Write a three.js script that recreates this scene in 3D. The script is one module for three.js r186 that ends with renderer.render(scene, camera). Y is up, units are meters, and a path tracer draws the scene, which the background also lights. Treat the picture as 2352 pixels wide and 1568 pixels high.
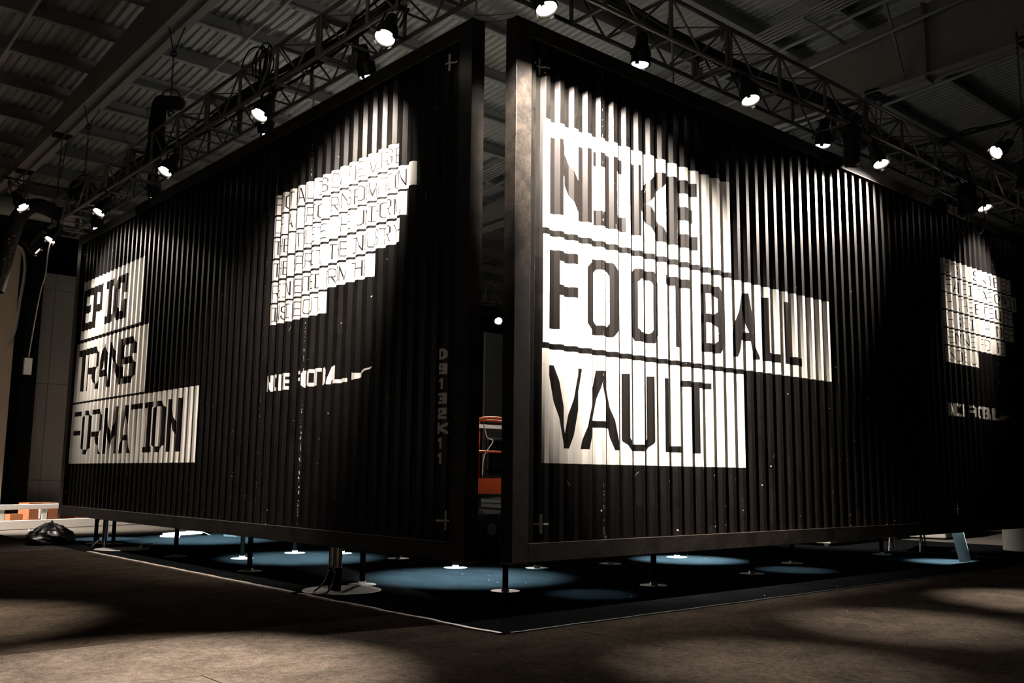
import * as THREE from 'three';
import { mergeGeometries } from 'three/addons/utils/BufferGeometryUtils.js';
import { RoundedBoxGeometry } from 'three/addons/geometries/RoundedBoxGeometry.js';
import { ImprovedNoise } from 'three/addons/math/ImprovedNoise.js';
import { RectAreaLightUniformsLib } from 'three/addons/lights/RectAreaLightUniformsLib.js';

// ------------------------------------------------------------------ camera, background, exposure
const scene = new THREE.Scene();
scene.background = new THREE.Color(0x000000);
const camera = new THREE.PerspectiveCamera(39.628, 2352 / 1568, 0.05, 200);
{
  const right = new THREE.Vector3(0.74998142, 0.01026987, 0.66137916);
  const up = new THREE.Vector3(-0.10101113, 0.98993017, 0.09917158);
  const back = new THREE.Vector3(-0.65370071, -0.1411835, 0.74346661);
  camera.position.set(-6.358, 1.46, 7.966);
  camera.quaternion.setFromRotationMatrix(new THREE.Matrix4().makeBasis(right, up, back));
}
const renderer = new THREE.WebGLRenderer({ antialias: true });
renderer.toneMapping = THREE.LinearToneMapping;
renderer.toneMappingExposure = 1.0;
renderer.shadowMap.enabled = true;
RectAreaLightUniformsLib.init();
const WARM = 0xfff0e2, COOL = 0xb4dcee;
const WASH = 420;                       // candela of a full-power wall-wash lamp

// ------------------------------------------------------------------ helpers
function mulberry(a) { return () => { a |= 0; a = a + 0x6d2b79f5 | 0; let t = Math.imul(a ^ a >>> 15, 1 | a); t = t + Math.imul(t ^ t >>> 7, 61 | t) ^ t; return ((t ^ t >>> 14) >>> 0) / 4294967296; }; }
const rnd = mulberry(7), noise = new ImprovedNoise();
const V = (x, y, z) => new THREE.Vector3(x, y, z);
const used = {};
function numbered(name) { const n = used[name] = (used[name] ?? -1) + 1; return n ? name + '_' + String(n).padStart(3, '0') : name; }
function shade(o) { o.traverse((m) => { if (m.isMesh) { m.castShadow = true; m.receiveShadow = true; } }); return o; }
function thing(name, label, category, p = [0, 0, 0], turn = 0, group) {
  const o = new THREE.Group(); o.name = numbered(name); o.position.set(...p); o.rotation.y = turn; scene.add(o);
  o.userData = { label, category }; if (group) o.userData.group = group;
  return o;
}
function structure(name, geo, mat) {
  const o = geo ? new THREE.Mesh(geo, mat) : new THREE.Group(); o.name = name; o.userData = { kind: 'structure' }; scene.add(o); return o;
}
function part(name, geo, mat, parent, p, label) {
  const m = new THREE.Mesh(geo, mat); m.name = name; parent.add(m); if (p) m.position.set(...p); m.castShadow = m.receiveShadow = true;
  if (label) m.userData.label = label;
  return m;
}
const box = (w, h, d, x = 0, y = 0, z = 0) => new THREE.BoxGeometry(w, h, d).translate(x, y, z);
const rbox = (w, h, d, r, x = 0, y = 0, z = 0) => new RoundedBoxGeometry(w, h, d, 2, r).translate(x, y, z);
const UP = V(0, 1, 0);
function bar(a, b, r, n = 8) {            // a round bar from a to b
  const d = b.clone().sub(a), g = new THREE.CylinderGeometry(r, r, d.length(), n);
  return g.applyQuaternion(new THREE.Quaternion().setFromUnitVectors(UP, d.clone().normalize())).translate(...a.clone().add(b).multiplyScalar(0.5).toArray());
}
function flatbar(a, b, w, t) {            // a flat bar of width w and thickness t from a to b
  const d = b.clone().sub(a), g = new THREE.BoxGeometry(w, d.length(), t);
  return g.applyQuaternion(new THREE.Quaternion().setFromUnitVectors(UP, d.clone().normalize())).translate(...a.clone().add(b).multiplyScalar(0.5).toArray());
}
function tube(pts, r, n = 40, sides = 6) { return new THREE.TubeGeometry(new THREE.CatmullRomCurve3(pts.map((p) => p.isVector3 ? p : V(...p))), n, r, sides); }
const merge = (a) => mergeGeometries(a.map((g) => g.index ? g.toNonIndexed() : g));
function lathe(pts, n = 28) { return new THREE.LatheGeometry(pts.map((p) => new THREE.Vector2(p[0], p[1])), n); }

// ------------------------------------------------------------------ procedural materials
function grain(size, seed, base, spread, passes, rep) {      // mottled colour map, tileable value noise in several octaves
  const c = new Uint8Array(size * size * 4), r = mulberry(seed), n = passes.map(([f]) => Array.from({ length: f * f }, r));
  for (let y = 0; y < size; y++) for (let x = 0; x < size; x++) {
    let v = 0;
    passes.forEach(([f, amp], k) => {
      const u = x / size * f, w = y / size * f, i = Math.floor(u), j = Math.floor(w), a = u - i, b = w - j;
      const g = (p, q) => n[k][((q + f) % f) * f + ((p + f) % f)], s = a * a * (3 - 2 * a), t = b * b * (3 - 2 * b);
      v += amp * ((g(i, j) * (1 - s) + g(i + 1, j) * s) * (1 - t) + (g(i, j + 1) * (1 - s) + g(i + 1, j + 1) * s) * t - 0.5);
    });
    const k = 4 * (y * size + x);
    for (let q = 0; q < 3; q++) c[k + q] = Math.max(0, Math.min(255, base[q] + spread[q] * v));
    c[k + 3] = 255;
  }
  const t = new THREE.DataTexture(c, size, size); t.colorSpace = THREE.SRGBColorSpace; t.wrapS = t.wrapT = THREE.RepeatWrapping;
  t.magFilter = THREE.LinearFilter; t.minFilter = THREE.LinearMipmapLinearFilter; t.generateMipmaps = true; t.repeat.set(rep, rep); t.needsUpdate = true; return t;
}
function bumpOf(t) { const b = t.clone(); b.colorSpace = THREE.NoColorSpace; b.needsUpdate = true; return b; }
const std = (o) => new THREE.MeshStandardMaterial(o), matt = (o) => new THREE.MeshPhysicalMaterial({ specularIntensity: 0, ...o });
const carpetMap = grain(512, 3, [52, 47, 42], [34, 31, 28], [[6, 0.4], [40, 0.4], [256, 0.7]], 0.55);
const blackMap = grain(512, 5, [14, 16, 17], [13, 15, 16], [[8, 0.3], [60, 0.35], [256, 0.7]], 0.55);
const steelMap = grain(512, 9, [36, 33, 30], [38, 33, 28], [[5, 0.55], [18, 0.5], [90, 0.4]], 0.5);
const M = {
  carpet: matt({ map: carpetMap, roughness: 0.95, bumpMap: bumpOf(carpetMap), bumpScale: 0.004 }),
  carpetNap: matt({ map: carpetMap, color: 0xcfcac4, roughness: 0.95, bumpMap: bumpOf(carpetMap), bumpScale: 0.004 }),
  blackCarpet: matt({ map: blackMap, roughness: 0.95, bumpMap: bumpOf(blackMap), bumpScale: 0.004 }),
  slab: std({ map: grain(256, 11, [88, 84, 78], [40, 38, 34], [[5, 0.5], [30, 0.4], [128, 0.3]], 0.2), roughness: 0.7 }),
  steel: std({ map: steelMap, roughness: 0.42, metalness: 0.3, bumpMap: bumpOf(steelMap), bumpScale: 0.0006 }),
  pole: matt({ color: 0x050505, roughness: 0.7 }),
  edge: std({ color: 0x8d857c, roughness: 0.35, metalness: 0.7 }),
  black: std({ color: 0x0c0c0c, roughness: 0.6 }),
  blackGloss: std({ color: 0x0a0a0b, roughness: 0.24 }),
  can: std({ color: 0x161412, roughness: 0.5, metalness: 0.3 }),
  alu: std({ map: grain(128, 21, [126, 122, 116], [26, 26, 26], [[8, 0.5], [64, 0.5]], 1), roughness: 0.34, metalness: 0.45 }),
  chrome: std({ color: 0xa9a6a0, roughness: 0.2, metalness: 0.95 }),
  deck: std({ map: grain(256, 31, [176, 176, 170], [22, 22, 22], [[4, 0.6], [40, 0.4]], 0.3), roughness: 0.55, metalness: 0.1 }),
  purlin: std({ map: grain(256, 33, [150, 152, 149], [20, 20, 20], [[4, 0.6], [40, 0.4]], 0.3), roughness: 0.6 }),
  girder: std({ map: grain(256, 35, [166, 162, 153], [20, 20, 20], [[4, 0.6], [60, 0.5]], 0.3), roughness: 0.6 }),
  pipe: std({ color: 0xa5a49e, roughness: 0.5, metalness: 0.3 }),
  hall: std({ map: grain(256, 41, [92, 88, 82], [22, 22, 22], [[4, 0.6], [60, 0.4]], 0.3), roughness: 0.85 }),
  whiteWall: std({ map: grain(256, 43, [205, 203, 196], [14, 14, 14], [[4, 0.6], [60, 0.4]], 0.4), roughness: 0.7 }),
  beige: std({ map: grain(256, 45, [188, 170, 148], [16, 16, 16], [[4, 0.6], [60, 0.4]], 0.4), roughness: 0.8 }),
  drape: std({ color: 0x070707, roughness: 0.95 }),
  white: std({ color: 0xe9e5de, roughness: 0.6 }),
  card: std({ map: grain(128, 47, [122, 70, 38], [24, 16, 10], [[4, 0.5], [64, 0.5]], 1), roughness: 0.85 }),
  orange: std({ color: 0xb4481c, roughness: 0.5 }),
  grey: std({ color: 0x7d7d78, roughness: 0.6 }),
  darkGrey: std({ color: 0x2a2b2b, roughness: 0.6 }),
  rubber: std({ color: 0x0b0b0b, roughness: 0.9 }),
  screen: std({ color: 0x08090b, roughness: 0.15 }),
  cable: std({ color: 0x060606, roughness: 0.55 }),
  whiteCable: std({ color: 0xc9c4ba, roughness: 0.5 }),
  redWire: std({ color: 0x7a3a22, roughness: 0.6 }),
  tape: std({ map: grain(256, 51, [168, 158, 146], [90, 84, 78], [[8, 0.5], [64, 0.8]], 1), roughness: 0.5 }),
  plate: std({ map: grain(128, 53, [150, 150, 147], [36, 36, 36], [[6, 0.6], [40, 0.5]], 2), roughness: 0.5, metalness: 0.2 }),
  bag: std({ color: 0x050505, roughness: 0.34 }),
  plastic: new THREE.MeshPhysicalMaterial({ color: 0xdfeaf0, roughness: 0.12, transmission: 0.85, thickness: 0 }),
  lensWarm: std({ color: 0x222222, emissive: 0xfff0dd, emissiveIntensity: 9, roughness: 0.3 }),
  lensCool: std({ color: 0x222222, emissive: 0xd9f1ff, emissiveIntensity: 6, roughness: 0.3 }),
};

// ------------------------------------------------------------------ the hall: floor, walls, roof
const HX0 = -16, HX1 = 34, HZ0 = -33, HZ1 = 15;
const deckY = (z) => 11.04 + 0.09 * (z + 10), flangeY = (z) => 9.66 + 0.035 * (z + 8);
{
  const floor = structure('floor');
  part('slab', box(HX1 - HX0, 0.3, HZ1 - HZ0, (HX0 + HX1) / 2, -0.165, (HZ0 + HZ1) / 2), M.slab, floor);
  const panel = (x0, x1, z0, z1, y, mat, name) => {
    const g = rbox(x1 - x0, 0.022, z1 - z0, 0.006), p = g.attributes.position, uv = new Float32Array(p.count * 2);
    for (let i = 0; i < p.count; i++) { uv[2 * i] = p.getX(i); uv[2 * i + 1] = p.getZ(i); }
    g.setAttribute('uv', new THREE.BufferAttribute(uv, 2));
    part(name, g, mat, floor, [(x0 + x1) / 2, y - 0.011, (z0 + z1) / 2]);
  };
  // the black carpet under the installation, in lanes, a little lower than the brown lanes around it
  for (let k = 0; k < 8; k++) panel(-0.43, 17, 1.1 - (k + 1) * 2.05 + 0.0015, 1.1 - k * 2.05 - 0.0015, 0.0, M.blackCarpet, 'black_carpet_lane');
  // brown lanes on the left run along x, those in front run along z
  const lz = [1.1, -0.6, -4.2, -7.8, -11.4];
  for (let k = 0; k + 1 < lz.length; k++) panel(-15.9, -0.43, lz[k + 1] + 0.002, lz[k] - 0.002, 0.006 - 0.002 * (k % 2), k === 0 ? M.carpet : M.carpetNap, 'carpet_lane');
  panel(-15.9, -0.43, -18.2, lz[lz.length - 1] - 0.002, 0.006, M.carpet, 'carpet_lane');
  const lx = [-15.9, -5.1, -3.3, -1.5, 0.31, 2.14, 3.97, 5.8, 7.63, 9.46, 11.29, 13.12, 17];
  for (let k = 0; k + 1 < lx.length; k++) panel(lx[k] + 0.002, lx[k + 1] - 0.002, 1.103, 14.9, 0.008 - 0.002 * (k % 2), M.carpet, 'carpet_lane');
  shade(floor);
}
structure('wall_left', box(0.3, 16, HZ1 - HZ0 + 0.6, HX0 - 0.15, 7.7, (HZ0 + HZ1) / 2), M.hall);
structure('wall_right', box(0.3, 16, HZ1 - HZ0 + 0.6, HX1 + 0.15, 7.7, (HZ0 + HZ1) / 2), M.hall);
structure('wall_back', box(HX1 - HX0, 16, 0.3, (HX0 + HX1) / 2, 7.7, HZ0 - 0.15), M.hall);
structure('wall_front', box(HX1 - HX0, 16, 0.3, (HX0 + HX1) / 2, 7.7, HZ1 + 0.15), M.hall);
{
  const roof = structure('ceiling');
  // ribbed deck sheets, ribs along z, following the pitch
  const pitch = 0.19, prof = [[0, 0], [0.085, 0], [0.11, 0.055], [0.165, 0.055], [0.19, 0]];
  const sheetW = pitch * 32;
  const mk = () => {
    const pos = [], nor = [], uv = [], quad = (a, b, n) => {
      for (const [x, y, z] of [[a[0], a[1], 0], [b[0], b[1], 0], [b[0], b[1], 1], [a[0], a[1], 0], [b[0], b[1], 1], [a[0], a[1], 1]]) {
        const zz = HZ0 - 0.1 + z * (HZ1 - HZ0 + 0.2); pos.push(x, y + deckY(zz), zz); nor.push(...n); uv.push(x, zz);
      }
    };
    for (let k = 0; k < 32; k++) for (let i = 0; i < 4; i++) {
      const a = [prof[i][0] + k * pitch, prof[i][1]], b = [prof[i + 1][0] + k * pitch, prof[i + 1][1]];
      const dx = b[0] - a[0], dy = b[1] - a[1], l = Math.hypot(dx, dy); quad(a, b, [dy / l, -dx / l, 0]);
    }
    const g = new THREE.BufferGeometry();
    g.setAttribute('position', new THREE.Float32BufferAttribute(pos, 3)); g.setAttribute('normal', new THREE.Float32BufferAttribute(nor, 3)); g.setAttribute('uv', new THREE.Float32BufferAttribute(uv, 2));
    return g;
  };
  const sheet = mk();
  for (let x = HX0; x < HX1; x += sheetW) part('deck_sheet', sheet, M.deck, roof, [x, 0, 0]);
  const cover = new THREE.BoxGeometry(HX1 - HX0 + 1, 0.2, (HZ1 - HZ0 + 1) * 1.004);
  const cv = part('roof_slab', cover, M.hall, roof, [(HX0 + HX1) / 2, deckY((HZ0 + HZ1) / 2) + 0.2, (HZ0 + HZ1) / 2]); cv.rotation.x = -Math.atan(0.09);
  // purlins along x
  const PW = HX1 - HX0, pg = merge([box(PW, 0.3, 0.012, 0, -0.165, 0), box(PW, 0.014, 0.12, 0, -0.323, 0.05), box(PW, 0.014, 0.12, 0, -0.007, -0.05), box(PW, 0.03, 0.01, 0, -0.31, 0.106)]);
  for (let k = -12; k < 17; k++) { const z = -12.0 + 1.68 * k; if (z > HZ0 && z < HZ1) part('purlin', pg, M.purlin, roof, [(HX0 + HX1) / 2, deckY(z) - 0.004, z]); }
  // tapered girders along z with flanges, stiffeners and a splice
  const girder = (x, splices) => {
    const s = new THREE.Shape(), z0 = HZ0, z1 = HZ1;
    s.moveTo(-z0, flangeY(z0)); s.lineTo(-z1, flangeY(z1)); s.lineTo(-z1, deckY(z1) - 0.335); s.lineTo(-z0, deckY(z0) - 0.335);
    const web = part('girder_web', new THREE.ExtrudeGeometry(s, { depth: 0.02, bevelEnabled: false }).rotateY(Math.PI / 2).translate(x - 0.01, 0, 0), M.girder, roof);
    const L = Math.hypot(z1 - z0, flangeY(z1) - flangeY(z0)), a = Math.atan(0.035), zm = (z0 + z1) / 2;
    const fl = part('flange', box(0.44, 0.028, L), M.girder, web, [x, flangeY(zm), zm]); fl.rotation.x = -a;
    for (const z of splices) {
      for (const e of [-0.016, 0.016]) part('splice_plate', box(0.34, deckY(z) - 0.34 - flangeY(z) + 0.12, 0.026, 0, 0, 0), M.girder, web, [x, (deckY(z) - 0.34 + flangeY(z)) / 2 - 0.06, z + e]);
      part('flange_brace', flatbar(V(x - 0.05, flangeY(z) + 0.05, z - 0.5), V(x - 0.75, deckY(z - 0.5) - 0.32, z - 0.5), 0.07, 0.05), M.girder, web);
    }
  };
  girder(-0.14, [4.5]); girder(12.8, [-0.55]); girder(25.7, [-0.55]); girder(-13, [4.5]);
  shade(roof);
}

// ------------------------------------------------------------------ lettering: octagonal stroke alphabet
const GLYPH = {
  A: (c) => [[[0, 1.06], [0.46, 0], [0.54, 0], [1, 1.06]], [[0.17, 0.7], [0.83, 0.7]]],
  B: (c) => [[[0, 0], [1 - c[0], 0], [1, c[1]], [1, 0.5 - c[1]], [1 - c[0], 0.5], [1, 0.5 + c[1]], [1, 1 - c[1]], [1 - c[0], 1], [0, 1], [0, 0], [0.3, 0]], [[0, 0.5], [1 - c[0], 0.5]]],
  C: (c) => [[[1, 0.3], [1, 0], [c[0], 0], [0, c[1]], [0, 1 - c[1]], [c[0], 1], [1, 1], [1, 0.7]]],
  D: (c) => [[[0, 0], [1 - c[0], 0], [1, c[1]], [1, 1 - c[1]], [1 - c[0], 1], [0, 1], [0, 0], [0.3, 0]]],
  E: () => [[[1, 0], [0, 0], [0, 1], [1, 1]], [[0, 0.5], [0.86, 0.5]]],
  F: () => [[[1, 0], [0, 0], [0, 1]], [[0, 0.5], [1, 0.5]]],
  G: (c) => [[[1, 0.26], [1, c[1]], [1 - c[0], 0], [c[0], 0], [0, c[1]], [0, 1 - c[1]], [c[0], 1], [1 - c[0], 1], [1, 1 - c[1]], [1, 0.55], [0.55, 0.55]]],
  H: () => [[[0, 0], [0, 1]], [[1, 0], [1, 1]], [[0, 0.5], [1, 0.5]]],
  I: () => [[[0.06, 0], [0.94, 0]], [[0.5, 0], [0.5, 1]], [[0.06, 1], [0.94, 1]]],
  K: () => [[[0, 0], [0, 1]], [[1.04, -0.04], [0.22, 0.5], [1.04, 1.04]], [[0, 0.5], [0.22, 0.5]]],
  L: () => [[[0, 0], [0, 1], [1, 1]]],
  M: () => [[[0, 1], [0, 0]], [[0, -0.02], [0.5, 0.92], [1, -0.02]], [[1, 0], [1, 1]]],
  N: () => [[[0, 0], [0, 1]], [[0, -0.02], [1, 1.02]], [[1, 0], [1, 1]]],
  O: (c) => [[[0.5, 0], [1 - c[0], 0], [1, c[1]], [1, 1 - c[1]], [1 - c[0], 1], [c[0], 1], [0, 1 - c[1]], [0, c[1]], [c[0], 0], [0.5, 0]]],
  P: (c) => [[[0, 1], [0, 0], [1, 0], [1, 0.56], [0, 0.56]]],
  R: (c) => [[[0, 1], [0, 0], [1 - c[0], 0], [1, c[1]], [1, 0.56 - c[1]], [1 - c[0], 0.56], [0, 0.56]], [[0.5, 0.56], [1, 1.04]]],
  S: (c) => [[[1, 0.27], [1, c[1]], [1 - c[0], 0], [c[0], 0], [0, c[1]], [0, 0.5 - c[1]], [c[0], 0.5], [1 - c[0], 0.5], [1, 0.5 + c[1]], [1, 1 - c[1]], [1 - c[0], 1], [c[0], 1], [0, 1 - c[1]], [0, 0.73]]],
  T: () => [[[0, 0], [1, 0]], [[0.5, 0], [0.5, 1]]],
  U: (c) => [[[0, 0], [0, 1 - c[1]], [c[0], 1], [1 - c[0], 1], [1, 1 - c[1]], [1, 0]]],
  V: () => [[[0, -0.04], [0.46, 1], [0.54, 1], [1, -0.04]]],
  Y: () => [[[0, -0.04], [0.5, 0.5], [1, -0.04]], [[0.5, 0.45], [0.5, 1]]],
  ',': () => [[[0.5, 0.92], [0.5, 1.02], [0.38, 1.16]]], '.': () => [[[0.5, 0.96], [0.5, 1]]], '-': () => [[[0.15, 0.5], [0.85, 0.5]]],
  1: () => [[[0.15, 0.14], [0.55, 0], [0.55, 1]]], 2: (c) => [[[0, 0.25], [0, 0], [1, 0], [1, 0.45], [0, 0.7], [0, 1], [1, 1]]],
  3: () => [[[0, 0], [1, 0], [1, 1], [0, 1]], [[0.35, 0.5], [1, 0.5]]], 9: () => [[[1, 0.5], [0, 0.5], [0, 0], [1, 0], [1, 1], [0, 1]]],
};
function glyph(g, ch, x0, x1, yT, yB, sw, cut, free, ax = 1) {          // strokes of one letter in the box x0..x1, yB..yT (metres, y up)
  if (!GLYPH[ch]) return;
  const w = x1 - x0 - sw * ax, h = yT - yB - sw, c = [Math.min(0.45, cut / w), Math.min(0.24, cut / h)];
  g.save();
  if (!free) { g.beginPath(); g.rect(x0, yB, x1 - x0, yT - yB); g.clip(); }
  g.scale(ax, 1); g.lineWidth = sw; g.lineJoin = 'miter'; g.miterLimit = 6; g.lineCap = 'square';
  for (const line of GLYPH[ch](c)) {
    g.beginPath();
    line.forEach(([x, y], i) => { const X = (x0 + sw * ax / 2 + x * w) / ax, Y = yT - sw / 2 - y * h; if (i) g.lineTo(X, Y); else g.moveTo(X, Y); });
    g.stroke();
  }
  g.restore();
}

// ------------------------------------------------------------------ the two corrugated display walls
const YB = 0.56, YT = 6.646, THICK = 0.187, PITCH = 0.231, WHITE = '#e9e6df', INK = '#171514';
// wall coordinates measured on the frame's face -> on the sheet behind it (u along the wall as read, y up)
const WALL = {
  right: { len: 15.2, m: (s, y) => [s + 0.00923 * (s + 6.695), 1.46 + (y + 0.26 - 1.46) * 1.00923] },
  left: { len: 13.97, m: (s, y) => [13.97 - (1.011 * s + 0.0876), 1.46 + (y + 0.26 - 1.46) * 1.011] },
};
function paintWall(g, side) {
  const m = WALL[side].m, flip = side === 'left';
  const rect = (a, b, yT, yB) => { const [x0, t] = m(a, yT), [x1, q] = m(b, yB); g.fillRect(Math.min(x0, x1), q, Math.abs(x1 - x0), t - q); };
  const panel = (a, b, yT, yB, letters, lt, lb, sw, cut, ax) => {
    g.fillStyle = WHITE; rect(a, b, yT, yB); g.strokeStyle = INK;
    for (const [ch, s0, s1] of letters) glyph(g, ch, m(s0, 0)[0], m(s1, 0)[0], m(0, lt)[1], m(0, lb)[1], sw, cut, false, ax);
  };
  const rows = ['FOOTBALL IS ON THE VERGE', 'OF AN EPIC TRANSFORMATION.', 'THE ATHLETE, THE UNIFORM,', 'THE SPIRIT, THE INDUSTRY-', 'REINVENTED FROM THE', 'INSIDE OUT.'];
  const story = (s0, dir, ends) => {
    const tops = [5.28, 4.952, 4.628, 4.296, 3.966, 3.64];
    rows.forEach((row, i) => {
      const yT = tops[i], yB = yT - 0.298;
      g.fillStyle = WHITE; rect(s0, ends[i], yT, yB); g.strokeStyle = INK;
      for (let k = 0; k < row.length; k++) {
        const a = s0 + dir * (0.062 + k * 0.1318), b = a + dir * 0.112;
        glyph(g, row[k], m(a, 0)[0], m(b, 0)[0], m(0, yT - 0.045)[1], m(0, yB + 0.045)[1], 0.0145, 0.024, ',.'.includes(row[k]));
      }
    });
    // the line below and its mark
    g.strokeStyle = WHITE; const line = 'NIKE FOOTBALL', w = 0.168;
    for (let k = 0; k < line.length; k++) { const a = s0 + dir * (k * w), b = a + dir * 0.153; glyph(g, line[k], m(a, 0)[0], m(b, 0)[0], m(0, 2.605)[1], m(0, 2.372)[1], 0.05, 0.02); }
    const q = s0 + dir * 2.295, P = (d, y) => m(q + dir * d, y);
    g.fillStyle = WHITE; g.beginPath(); g.moveTo(...P(0.0, 2.492));
    g.quadraticCurveTo(...P(0.06, 2.452), ...P(0.24, 2.487)); g.lineTo(...P(0.5, 2.572)); g.lineTo(...P(0.2, 2.432)); g.quadraticCurveTo(...P(0.06, 2.372), ...P(0, 2.392)); g.quadraticCurveTo(...P(-0.03, 2.44), ...P(0, 2.492)); g.fill();
  };
  const cross = (s, y) => { g.fillStyle = '#cfcbc4'; const [x, Y] = m(s, y); g.fillRect(x - 0.011, Y - 0.105, 0.022, 0.21); g.fillRect(x - 0.125, Y - 0.013, 0.25, 0.022); };
  const T = (list) => list.map(([ch, a, b]) => [ch, (a - 0.0876) / 1.011, (b - 0.0876) / 1.011]);
  if (side === 'right') {
    panel(0.42, 3.96, 5.272, 3.99, [['N', 0.518, 1.195], ['I', 1.25, 1.83], ['K', 1.877, 2.587], ['E', 2.604, 3.209]], 5.092, 4.178, 0.186, 0.16, 1.13);
    panel(0.425, 6.446, 3.915, 2.68, [['F', 0.527, 1.0], ['O', 1.123, 1.69], ['O', 1.882, 2.44], ['T', 2.545, 3.06], ['B', 3.249, 3.78], ['A', 3.94, 4.567], ['L', 4.677, 5.113], ['L', 5.231, 5.681]], 3.76, 2.85, 0.122, 0.085, 1.2);
    panel(0.42, 4.19, 2.615, 1.35, [['V', 0.532, 1.078], ['A', 1.053, 1.682], ['U', 1.753, 2.304], ['L', 2.499, 2.882], ['T', 2.85, 3.446]], 2.437, 1.518, 0.08, 0.1, 1.2);
    story(10.47, 1, [13.57, 13.84, 13.58, 13.59, 13.13, 11.86]);
    cross(0.38, 5.89); cross(0.42, 0.7); cross(10.53, 0.717);
  } else {
    panel(13.36, 9.76, 5.262, 3.995, T([['E', 13.47, 12.92], ['P', 12.85, 12.27], ['I', 12.06, 11.57], ['C', 11.56, 10.87]]), 5.075, 4.183, 0.165, 0.16, 1.3);
    panel(13.44, 9.35, 3.925, 2.665, T([['T', 13.5, 12.93], ['R', 12.95, 12.26], ['A', 12.3, 11.55], ['N', 11.58, 10.88], ['S', 10.89, 10.17]]), 3.77, 2.88, 0.14, 0.1);
    panel(13.44, 7.01, 2.625, 1.375, T([['F', 13.63, 13.17], ['O', 12.97, 12.48], ['R', 12.45, 11.8], ['M', 11.6, 10.88], ['A', 10.7, 10.17], ['T', 10.19, 9.57], ['I', 9.52, 9.03], ['O', 9.05, 8.55], ['N', 8.37, 7.85]]), 2.46, 1.56, 0.1, 0.1);
    story(4.61, -1, [1.416, 1.054, 1.255, 1.33, 1.858, 3.034]);
    cross(0.405, 5.97); cross(0.36, 0.722); cross(13.463, 5.913); cross(13.55, 0.776);
    g.strokeStyle = '#c9c5bd';
    [...'D9132K11'].forEach((ch, k) => glyph(g, ch, m(0.475, 0)[0], m(ch === 'K' ? 0.345 : 0.372, 0)[0], m(0, 2.609 - k * 0.165)[1], m(0, 2.483 - k * 0.165)[1], 0.034, 0.02));
  }
  // worn paint: chips along the folds, scratches and the peeled welds
  const r = mulberry(side === 'right' ? 101 : 202), L = WALL[side].len;
  g.fillStyle = '#b9b3aa';
  for (let k = 0; k < 700; k++) { const rib = 0.5 + Math.floor(r() * (L - 1) / PITCH) * PITCH + (r() < 0.6 ? 0.07 : 0), y = YB + 0.2 + r() ** 1.6 * 5.5, s = 0.0015 + r() ** 6 * 0.007; g.beginPath(); g.ellipse(rib + (r() - 0.5) * 0.016, y, s, s * (0.7 + r()), r() * 3, 0, 6.3); g.fill(); }
  for (const at of side === 'right' ? [1.46, 12.95] : [13.97 - 3.71, 13.97 - 4.9, 13.97 - 2.68]) {
    let y = YB + 0.2; while (y < YT - 0.2) { const h = 0.004 + r() * 0.03; if (r() < 0.6) { g.beginPath(); g.ellipse(at + (r() - 0.5) * 0.008, y, 0.0012 + r() ** 3 * 0.006, h * 0.6, (r() - 0.5) * 0.3, 0, 6.3); g.fill(); } y += h + r() ** 2 * 0.05; }
  }
  g.strokeStyle = '#a9a39b';
  for (let k = 0; k < 50; k++) { const x = 0.3 + r() * (L - 0.6), y = YB + 0.3 + r() * 5.4, a = (r() - 0.5) * 2; g.lineWidth = 0.004; g.beginPath(); g.moveTo(x, y); g.lineTo(x + Math.sin(a) * 0.05, y + 0.03 + Math.cos(a) * 0.05); g.stroke(); }
}
function sheetGeometry(x0, x1, y0, y1, phase) {           // vertical corrugation between x0 and x1; phase = where an outer flat starts
  const W = 0.0707, R = 0.042, I = 0.0763, n0 = -0.05, n1 = -0.1, b = 0.004, P = [];
  for (let k = Math.floor((x0 - phase) / PITCH) - 1; phase + k * PITCH < x1 + PITCH; k++) {
    const o = phase + k * PITCH; P.push([o, n0], [o + W, n0], [o + W + R, n1], [o + W + R + I, n1]);
  }
  const cutAt = (x) => { const i = P.findIndex((p, j) => j + 1 < P.length && p[0] <= x && P[j + 1][0] >= x), a = P[i], c = P[i + 1], t = (x - a[0]) / (c[0] - a[0]); return [x, a[1] + (c[1] - a[1]) * t]; };
  const Q = [cutAt(x0), ...P.filter((p) => p[0] > x0 + 0.012 && p[0] < x1 - 0.012), cutAt(x1)], pos = [], nor = [], uv = [], idx = [];
  const put = (p, n) => { for (const y of [y0, y1]) { pos.push(p[0], y, p[1]); nor.push(n[0], 0, n[1]); uv.push((p[0] - x0) / (x1 - x0), (y - y0) / (y1 - y0)); } };
  for (let i = 0; i + 1 < Q.length; i++) {
    const a = Q[i], c = Q[i + 1], dx = c[0] - a[0], dn = c[1] - a[1], l = Math.hypot(dx, dn), n = [-dn / l, dx / l], f = b / l;
    const at = (t) => [a[0] + dx * t, a[1] + dn * t];
    put(i ? at(f) : a, n); put(i + 2 < Q.length ? at(1 - f) : c, n);
  }
  for (let k = 0; k + 3 < pos.length / 3; k += 2) idx.push(k, k + 2, k + 1, k + 1, k + 2, k + 3);
  const g = new THREE.BufferGeometry();
  g.setAttribute('position', new THREE.Float32BufferAttribute(pos, 3)); g.setAttribute('normal', new THREE.Float32BufferAttribute(nor, 3)); g.setAttribute('uv', new THREE.Float32BufferAttribute(uv, 2)); g.setIndex(idx);
  return g;
}
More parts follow.
